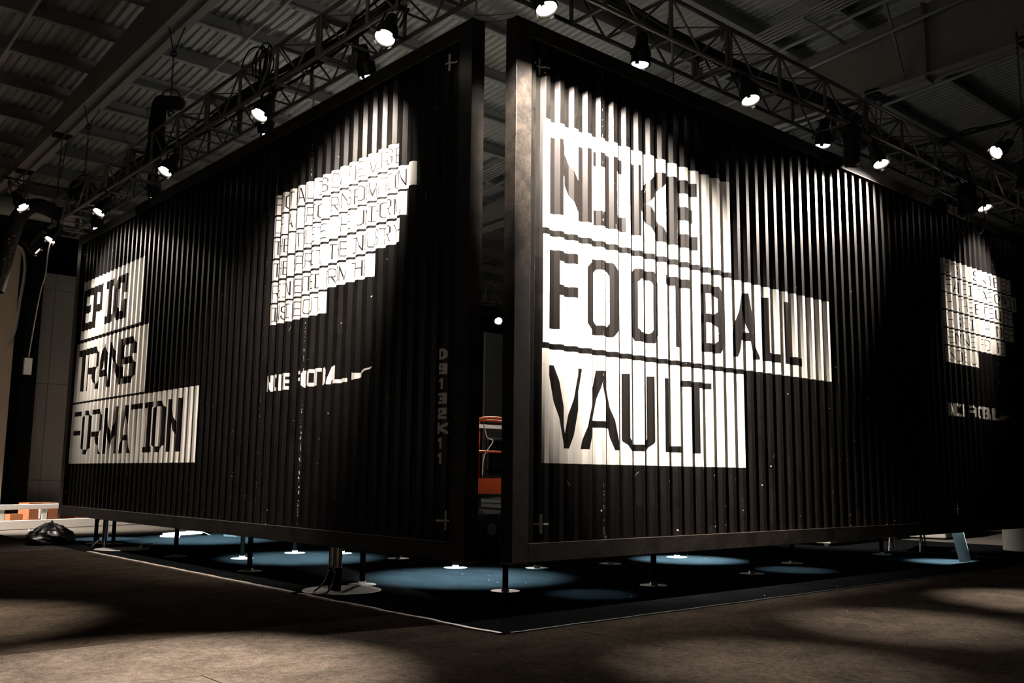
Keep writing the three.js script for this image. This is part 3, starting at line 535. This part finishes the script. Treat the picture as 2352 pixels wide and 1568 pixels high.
// ------------------------------------------------------------------ pipes and rails under the roof
{
  const along = (label, x, z0, z1, dy, r) => { const t = thing('conduit', label, 'pipe', [x, 0, 0]); part('pipe', bar(V(0, deckY(z0) - dy, z0), V(0, deckY(z1) - dy, z1), r, 10), M.pipe, t); for (let z = z0 + 1; z < z1; z += 3.36) part('hanger', bar(V(0, deckY(z) - dy, z), V(0, deckY(z), z), 0.006, 5), M.pipe, t); };
  along('pale sprinkler pipe under the roof left of the left girder', -1.9, -30, 6, 0.42, 0.045);
  along('thin conduit under the roof right of the left girder', 1.96, -30, 6, 0.4, 0.032);
  [10.82, 10.95, 11.08, 11.21, 11.34].forEach((x, k) => along(['first', 'second', 'third', 'fourth', 'last'][k] + ' conduit from the left in the roof conduit bank above the right truss', x, -30, 8, 0.4, 0.03));
  along('single pipe below the roof deck just right of the conduit bank', 11.75, -30, 8, 0.45, 0.045);
  along('lone low pipe close to the right girder', 12.15, -30, 8, 0.95, 0.045);
  along('pipe below the deck beyond the right girder', 16.6, -30, 8, 0.42, 0.05);
  const rail = (label, x, z, len) => { const t = thing('slotted_rail', label, 'rail', [x, deckY(z) - 0.42, z]); part('channel', box(0.06, 0.04, len), M.pipe, t); for (let k = 0; k < len / 0.09 - 1; k++) part('slot', box(0.026, 0.006, 0.05, 0, -0.021, -len / 2 + 0.07 + k * 0.09), M.black, t); };
  rail('slotted steel rail under the deck above the left truss', 2.25, -9.1, 1.3);
  const t2 = thing('slotted_rail', 'slotted steel rail crossing under the conduit bank above the right truss', 'rail', [11.75, deckY(-2.3) - 0.5, -2.3]);
  part('channel', box(1.8, 0.04, 0.06), M.pipe, t2); for (let k = 0; k < 19; k++) part('slot', box(0.05, 0.006, 0.026, -0.83 + k * 0.09, -0.021, 0), M.black, t2);
  const d = thing('duct_pair', 'pair of round duct ends high in the gap between the walls', 'duct', [6.5, 9.7, -6.6], 0.25);
  for (const dy of [0.32, -0.06]) { part('duct', merge([new THREE.CylinderGeometry(0.17, 0.17, 1.6, 24, 1, true).rotateZ(Math.PI / 2).translate(0.8, dy, 0)]), std({ color: 0xa5a49e, roughness: 0.5, metalness: 0.3, side: THREE.DoubleSide }), d); part('inside', new THREE.CircleGeometry(0.165, 24).rotateY(-Math.PI / 2).translate(0.03, dy, 0), M.black, d); }
  for (let k = 0; k < 3; k++) part('hanger', bar(V(0.3 + k * 0.5, 0.4, 0), V(0.3 + k * 0.5, 1.6, 0), 0.01, 5), M.pipe, d);
  const v = thing('ventilation_duct', 'round grey duct crossing the far left under the roof', 'duct', [-6, 8.9, -21]);
  part('duct', bar(V(-6, 0, 0), V(9, 0, 0), 0.28, 24), M.pipe, v); for (let k = 0; k < 6; k++) part('strap', bar(V(-5 + k * 2.6, 0.1, 0), V(-5 + k * 2.6, 1.1, 0), 0.012, 5), M.pipe, v);
}
// ------------------------------------------------------------------ background at the left
function panelWall(label, p, w, h, mat, seams, turn = 0, category = 'partition') {
  const t = thing('partition_wall', label, category, p, turn);
  let xs = [-w / 2, ...seams.x.map((x) => x - w / 2), w / 2], ys = [0, ...seams.y, h];
  for (let i = 0; i + 1 < xs.length; i++) for (let j = 0; j + 1 < ys.length; j++) part('panel', rbox(xs[i + 1] - xs[i] - 0.012, ys[j + 1] - ys[j] - 0.012, 0.1, 0.008, (xs[i] + xs[i + 1]) / 2, (ys[j] + ys[j + 1]) / 2, 0), mat, t);
  part('core', box(w - 0.02, h - 0.02, 0.06), M.darkGrey, t, [0, h / 2, -0.01]);
  return t;
}
panelWall('tall white panelled wall at the far left beside the black drape', [3.4, 0, -24], 3.2, 7.72, M.whiteWall, { x: [0.5], y: [1.2, 4.2, 7.2] });
panelWall('tall beige wall section at the left picture edge', [-1.62, 0, -22.5], 5.0, 8.1, M.beige, { x: [], y: [] });
panelWall('white panelled wall seen through the gap between the walls', [16.6, 0, -18], 2.9, 6.6, M.whiteWall, { x: [2.35], y: [6.2] });
panelWall('second pale wall panel at the right edge of the gap view', [19.6, 0, -18.4], 2.4, 5.6, M.whiteWall, { x: [], y: [] });
{
  const drape = (label, p, w, h, turn) => {
    const t = thing('black_drape', label, 'curtain', p, turn), g = new THREE.PlaneGeometry(w, h, Math.round(w * 16), 1), q = g.attributes.position;
    for (let i = 0; i < q.count; i++) q.setZ(i, 0.07 * Math.sin(q.getX(i) * 7) + 0.05 * Math.sin(q.getX(i) * 15 + 1));
    g.computeVertexNormals(); part('cloth', g, std({ color: 0x070707, roughness: 0.95, side: THREE.DoubleSide }), t, [0, h / 2, 0]); part('rail', bar(V(-w / 2, h + 0.02, 0), V(w / 2, h + 0.02, 0), 0.03), M.black, t);
  };
  drape('long black stage drape hanging behind the white panelled wall', [8, 0, -25], 24, 9.2, 0);
  drape('black drape hung between the beige wall and the white panelled wall', [1.3, 0, -23.3], 0.95, 9.0, 0);
  const t = thing('hose', 'pale hose drooping over the top edge of the beige wall', 'hose', [0.85, 0, -22.4]);
  part('hose', tube([[-0.3, 8.1, 0], [-0.05, 8.05, 0.1], [0.1, 7.6, 0.12], [0.05, 6.4, 0.12], [-0.05, 5.4, 0.12], [-0.2, 5.1, 0.1]], 0.045), M.pipe, t);
  const f = thing('low_frame', 'long low white frame on the floor at the far left', 'frame', [2.0, 0, -19.4], 0.3);
  part('top_rail', rbox(8.0, 0.13, 0.1, 0.01, 0, 0.56, 0), M.white, f); part('bottom_rail', rbox(8.0, 0.22, 0.14, 0.01, 0, 0.11, 0), M.white, f);
  for (const x of [-3.4, -2.05, -0.9, 0.4, 1.7, 3.4]) part('upright', box(0.13, 0.3, 0.08, x, 0.36, 0), M.white, f);
  part('upright', box(0.3, 0.72, 0.1, -2.3, 0.37, -0.02), M.white, f);
  const carton = (label, p, s, turn, mark) => { const t = thing('carton', label, 'box', p, turn); part('body', rbox(s[0], s[1], s[2], 0.008, 0, s[1] / 2, 0), M.card, t); part('tape', box(0.06, 0.003, s[2] + 0.004, 0, s[1], 0), M.tape, t); for (const k of [-1, 1]) part('flap', box(s[0] / 2 - 0.004, 0.008, s[2], k * s[0] / 4, s[1] + 0.004, 0), M.card, t); if (mark) part('paper_label', box(0.24, 0.28, 0.004, -0.02, s[1] * 0.55, s[2] / 2 + 0.002), M.white, t); };
  carton('brown carton with a white paper label behind the low white frame', [1.35, 0, -20.4], [0.85, 0.62, 0.5], 0.3, true);
  carton('long brown carton behind the low white frame next to the wall edge', [2.65, 0, -20.9], [1.0, 0.68, 0.5], 0.3);
  carton('brown carton half under the far end of the left wall', [3.75, 0, -21.2], [0.95, 0.56, 0.5], 0.3);
  carton('small brown carton beyond the others under the left wall', [4.65, 0, -21.5], [0.45, 0.5, 0.45], 0.3);
  carton('tiny carton at the left end of the low white frame', [0.62, 0, -19.9], [0.34, 0.34, 0.3], 0.2);
  panelWall('low dark wall base behind the cartons', [1.5, 0, -23.0], 9, 0.5, M.darkGrey, { x: [], y: [] });
}
{ // litter on the floor
  const t = thing('trash_bag', 'tied black trash bag on the floor at the left', 'bag', [-0.4, 0, -13.0]);
  const g = new THREE.SphereGeometry(0.5, 56, 36), q = g.attributes.position;
  for (let i = 0; i < q.count; i++) {
    let x = q.getX(i), y = q.getY(i), z = q.getZ(i); const a = Math.atan2(z, x), up = Math.max(0, y / 0.5), f = 1 + 0.16 * noise.noise(x * 3 + 5, y * 3, z * 3) + 0.06 * noise.noise(x * 9, y * 9, z * 9) + 0.05 * Math.sin(a * 13 + y * 5) * up;
    x *= f * 0.95 * (1 - 0.3 * up * up); z *= f * 0.85 * (1 - 0.3 * up * up); y = y * (0.42 + 0.22 * up ** 3) * f + 0.13 + 0.022 * noise.noise(x * 12, y * 12, z * 12); q.setXYZ(i, x, Math.max(0.004, y), z);
  }
  g.computeVertexNormals(); part('sack', g, M.bag, t); part('knot', new THREE.ConeGeometry(0.07, 0.13, 9, 3).translate(0.02, 0.43, 0), M.bag, t);
  const b = thing('plastic_bottle', 'crumpled clear plastic bottle lying beside the chrome pole disc', 'bottle', [0.72, 0.06, -10.75], 0.6);
  part('bottle', lathe([[0, -0.17], [0.05, -0.17], [0.055, -0.14], [0.05, -0.05], [0.056, 0.02], [0.05, 0.1], [0.02, 0.14], [0.02, 0.17], [0, 0.17]], 18).rotateZ(Math.PI / 2), M.plastic, b); part('cap', new THREE.CylinderGeometry(0.022, 0.022, 0.025, 14).rotateZ(Math.PI / 2).translate(-0.18, 0, 0), M.white, b);
  const fb = thing('flattened_box', 'flattened pale cardboard box lying on the floor under the left wall', 'box', [2.75, 0, -14.0], 0.5);
  for (let k = 0; k < 2; k++) part('layer', rbox(0.85 - k * 0.06, 0.04, 0.5, 0.006, 0.03 * k, 0.024 + k * 0.046, 0.02 * k), M.white, fb); const fl = part('flap', rbox(0.4, 0.015, 0.45, 0.004, 0.2, 0, 0), M.white, fb, [0.45, 0.1, 0]); fl.rotation.z = -0.3;
  const ob = thing('open_carton', 'open white carton with a dark inside under the left wall', 'box', [4.15, 0, -13.6], 0.4);
  part('body', merge([box(1.0, 0.02, 0.4, 0, 0.01, 0), box(1.0, 0.2, 0.02, 0, 0.1, -0.2), box(0.02, 0.2, 0.4, -0.5, 0.1, 0), box(0.02, 0.2, 0.4, 0.5, 0.1, 0)]), M.darkGrey, ob); const of = part('flap', box(0.5, 0.012, 0.5, 0.2, 0, 0), M.white, ob, [0.5, 0.2, 0]); of.rotation.z = -0.4;
  const crumple = (label, p, s, seed) => { const t = thing('crumpled_paper', label, 'paper', p), g = new THREE.PlaneGeometry(s, s * 0.5, 22, 14).rotateX(-Math.PI / 2), q = g.attributes.position; for (let i = 0; i < q.count; i++) q.setY(i, 0.07 + 0.14 * Math.abs(noise.noise(q.getX(i) * 6 + seed, seed, q.getZ(i) * 6)) + 0.05 * noise.noise(q.getX(i) * 16, seed, q.getZ(i) * 16)); g.computeVertexNormals(); part('sheet', g, std({ color: 0xe9e5de, roughness: 0.6, side: THREE.DoubleSide }), t); };
  crumple('crumpled white paper left of the posts under the left wall', [4.6, -0.06, -13.0], 1.1, 3); crumple('crumpled white paper nearer the pair of posts under the left wall', [5.2, -0.06, -12.6], 0.9, 8);
  crumple('scrap of white paper in front of the low white frame', [0.55, -0.06, -17.6], 0.3, 12);
  const lint = new THREE.InstancedMesh(new THREE.TetrahedronGeometry(0.0045), M.white, 240), m4 = new THREE.Matrix4(), r = mulberry(5);
  for (let k = 0; k < 240; k++) { const bl = k < 130, x = bl ? r() * 10 : -6 + r() * 14, z = bl ? 0.9 - r() * 8 : 1.3 + r() * 5; m4.makeRotationY(r() * 6).setPosition(x, bl ? 0.006 : 0.014, z); const s = 0.3 + r(); m4.scale(V(s, s, s)); lint.setMatrixAt(k, m4); }
  lint.name = 'floor_lint'; lint.userData = { label: 'tiny white specks of lint scattered over the carpets', category: 'litter', kind: 'stuff' }; scene.add(lint);
}
// ------------------------------------------------------------------ in the gap: scissor lift
{
  const t = thing('scissor_lift', 'orange scissor lift standing behind the gap between the walls', 'lift', [8.0, 0, -8.6]);
  part('chassis', rbox(2.1, 0.3, 0.8, 0.03, 0, 0.5, 0), M.darkGrey, t); part('bumper', box(1.9, 0.08, 0.84, 0, 0.68, 0), M.grey, t);
  for (const x of [-0.78, 0.78]) for (const z of [-0.42, 0.42]) { const w = part('wheel', new THREE.CylinderGeometry(0.31, 0.31, 0.2, 28).rotateX(Math.PI / 2), M.rubber, t, [x, 0.32, z]); part('hub', new THREE.CylinderGeometry(0.13, 0.13, 0.22, 18).rotateX(Math.PI / 2), M.grey, w); }
  for (const z of [-0.28, 0.28]) for (const [y0, y1] of [[0.74, 0.84], [0.84, 0.94], [0.94, 1.04]]) { part('scissor_arm', flatbar(V(-0.95, y0, z), V(0.95, y1, z), 0.08, 0.04), M.grey, t); part('scissor_arm', flatbar(V(-0.95, y1, z + 0.05), V(0.95, y0, z + 0.05), 0.08, 0.04), M.grey, t); }
  part('deck', box(2.3, 0.08, 0.84, 0, 1.12, 0), M.orange, t); part('kick_plate', merge([box(2.3, 0.28, 0.02, 0, 1.28, 0.42), box(2.3, 0.28, 0.02, 0, 1.28, -0.42), box(0.02, 0.28, 0.84, -1.15, 1.28, 0)]), M.orange, t);
  for (const z of [-0.42, 0.42]) { part('guard_rail', tube([[-1.15, 1.2, z], [-1.15, 2.5, z], [-1.13, 2.68, z], [-1.0, 2.73, z], [1.15, 2.73, z]], 0.03, 60, 8), M.orange, t); part('mid_rail', bar(V(-1.15, 2.0, z), V(1.15, 2.0, z), 0.026), M.orange, t); for (const x of [-0.4, 0.4, 1.15]) part('rail_post', bar(V(x, 1.2, z), V(x, 2.73, z), 0.024), M.orange, t); }
  part('end_rail', bar(V(-1.15, 2.6, -0.42), V(-1.15, 2.6, 0.42), 0.03), M.white, t); part('lit_rail', rbox(2.1, 0.09, 0.05, 0.01, 0.05, 2.6, -0.3), M.white, t, null, 'pale board along the rail');
  part('cable', tube([[-0.95, 2.6, 0.4], [-0.85, 2.3, 0.42], [-0.7, 2.25, 0.42], [-0.95, 1.9, 0.43], [-1.0, 1.5, 0.43]], 0.014), M.whiteCable, t);
  const s = thing('monitor', 'flat black screen standing on the scissor lift deck', 'screen', [8.2, 1.16, -8.65], 0);
  part('bezel', rbox(1.5, 0.9, 0.07, 0.015, 0.05, 0.72, 0), M.black, s); part('screen', box(1.4, 0.8, 0.01, 0.05, 0.72, 0.038), M.screen, s); part('stand', merge([box(0.5, 0.03, 0.3, 0.05, 0.015, 0), box(0.1, 0.28, 0.05, 0.05, 0.15, 0)]), M.black, s);
}
// ------------------------------------------------------------------ under the right wall
{
  const c = thing('ribbed_crate', 'long grey ribbed crate beyond the right wall, seen below it', 'crate', [15.2, 0, -4.2], 0.12);
  part('body', rbox(4.2, 1.1, 1.0, 0.02, 0, 0.6, 0), M.grey, c); for (let k = 0; k < 9; k++) part('rib', box(0.06, 1.0, 0.05, -1.9 + k * 0.475, 0.6, 0.52), M.grey, c); part('skid', merge([box(4.2, 0.06, 0.1, 0, 0.03, 0.4), box(4.2, 0.06, 0.1, 0, 0.03, -0.4)]), M.black, c);
  const d = thing('grey_case', 'plain grey case with an oval hole beyond the folding table', 'case', [19.3, 0, -3.9], 0.2);
  part('body', rbox(2.8, 1.2, 1.1, 0.04, 0, 0.62, 0), M.grey, d); part('handle_hole', new THREE.CapsuleGeometry(0.06, 0.14, 6, 14).scale(1, 1, 0.3).translate(-0.1, 0.62, 0.55), M.black, d); part('foot', merge([box(0.2, 0.04, 0.9, -1.1, 0.02, 0), box(0.2, 0.04, 0.9, 1.1, 0.02, 0)]), M.black, d);
  const f = thing('folding_table', 'folding table with crossed metal legs behind the right wall', 'table', [13.6, 0, -1.9], 0.35);
  part('top', rbox(1.7, 0.05, 0.7, 0.01, 0, 0.78, 0), M.darkGrey, f);
  for (const z of [-0.3, 0.3]) { part('leg', bar(V(-0.6, 0, z), V(-0.1, 0.76, z), 0.016), M.chrome, f); part('leg', bar(V(0.6, 0, z), V(0.1, 0.76, z), 0.016), M.chrome, f); part('leg', bar(V(-0.65, 0.76, z), V(0.15, 0.02, z), 0.012), M.can, f); }
  part('stretcher', bar(V(-0.35, 0.38, -0.3), V(-0.35, 0.38, 0.3), 0.012), M.chrome, f);
  const w = thing('white_board', 'narrow white board leaning under the right wall', 'board', [11.62, 0, 0.16]);
  const bd = part('board', rbox(0.2, 0.62, 0.03, 0.004, 0, 0.31, 0), M.white, w); bd.rotation.set(-0.06, -1.15, 0.2, 'YXZ');
  const k = thing('coiled_cable', 'dim loose cable lying right of the white board', 'cable', [12.6, 0, 0.0]);
  part('cable', tube([[-0.5, 0.015, 0.15], [-0.1, 0.015, 0.0], [0.2, 0.02, 0.1], [0.1, 0.03, -0.15], [0.4, 0.02, -0.2], [0.5, 0.015, 0.15]], 0.014), M.cable, k);
  const e = thing('fabric_roll', 'upright grey fabric roll at the right picture edge below the wall', 'roll', [15.5, 0, -0.3]);
  part('roll', lathe([[0, 0], [0.36, 0], [0.38, 0.02], [0.38, 1.3], [0.34, 1.32], [0, 1.32]], 32), M.grey, e); part('core', new THREE.CylinderGeometry(0.07, 0.07, 0.06, 16).translate(0, 1.35, 0), M.card, e);
}
// ------------------------------------------------------------------ lamps outside the frame that light the hall
{
  // work-light floods on stands, aimed at the roof
  const flood = (label, p, aim, w, h, color, intensity, spread = 50) => {
    const t = thing('work_light', label, 'light', p), L = V(0, 2.2, 0), d = V(...aim).sub(V(...p)).sub(L).normalize();
    part('stand', merge([bar(V(0, 0.3, 0), V(0, 2.1, 0), 0.02), bar(V(0, 0.5, 0), V(0.5, 0.02, 0.2), 0.014), bar(V(0, 0.5, 0), V(-0.4, 0.02, 0.3), 0.014), bar(V(0, 0.5, 0), V(0, 0.02, -0.5), 0.014)]), M.black, t);
    const hd = part('head', rbox(w + 0.1, h + 0.1, 0.12, 0.02), M.can, t, L.toArray()); hd.quaternion.setFromUnitVectors(V(0, 0, 1), d);
    part('lamp_face', box(w, h, 0.01, 0, 0, 0.062), M.lensWarm, hd);
    const a = new THREE.SpotLight(color, intensity, 0, THREE.MathUtils.degToRad(spread), 1, 2); a.position.set(...p).add(L).addScaledVector(d, 0.1); a.target.position.set(...aim); a.castShadow = true; a.shadow.radius = 10; scene.add(a, a.target);
  };
  [[3.4, -4.6, 13], [4.0, -11.5, 11], [8.2, -7.0, 11], [9.0, -13.0, 10], [13.4, -4.4, 4.5], [14.5, -11.5, 5]].forEach(([x, z, cd], k) => {
    const t = thing('up_light', ['first', 'second', 'third', 'fourth', 'fifth', 'sixth'][k] + ' hidden uplight on a drop pipe over the inside of the installation', 'light', [x, 6.2, z]);
    part('pipe', bar(V(0.34, 0, 0), V(0.34, deckY(z) - 6.2, 0), 0.024), M.pipe, t); part('arm', bar(V(0, -0.03, 0), V(0.34, 0.05, 0), 0.02), M.black, t);
    part('head', rbox(0.5, 0.12, 0.5, 0.02), M.can, t); part('lamp_face', box(0.42, 0.01, 0.42, 0, 0.062, 0), M.lensWarm, t);
    const a = new THREE.SpotLight(k > 3 ? 0xe8f2ff : 0xfff5ea, cd, 0, THREE.MathUtils.degToRad(76), 1, 2); a.position.set(x, 6.3, z); a.target.position.set(x, 12, z); a.castShadow = true; a.shadow.radius = 12; scene.add(a, a.target);
  });
  flood('work flood on a stand at the far left, turned straight up', [-10.5, 0, -12], [-9.5, 12, -12], 0.5, 0.35, 0xfff0e0, 42, 46);
  flood('work flood on a stand left of the viewer, turned straight up', [-10, 0, -1], [-9.4, 12, -1.5], 0.5, 0.35, 0xfff0e0, 42, 46);
  flood('work flood behind the viewer, aimed at the trusses', [-10, 0, 9], [0.5, 7.6, -0.5], 0.5, 0.35, 0xfff0e0, 25, 30);
  flood('work flood low at the far left that lights the pale walls', [-9.5, 0, -15], [0.5, 4, -24], 0.5, 0.35, 0xffead6, 60, 30);
  // a lamp on a stand outside the left edge that lights the low white frame
  stageLight('lamp on the left wall aimed at the low white frame', [-7.0, 6.2, -16.0], [1.6, 0.3, -19.4], { clamp: [-7.2, 6.7, -16.0], power: 6, angle: 18, soft: 0.9 });
  const q = thing('lamp_stand', 'tall lamp stand beyond the left picture edge', 'stand', [-7.2, 0, -16.0]); part('pole', bar(V(0, 0, 0), V(0, 6.7, 0), 0.03), M.black, q); part('foot', lathe([[0, 0], [0.35, 0], [0.35, 0.02], [0, 0.03]]), M.black, q);
}
scene.traverse((o) => { if (o.isMesh) { o.castShadow = true; o.receiveShadow = true; } });
renderer.render(scene, camera);
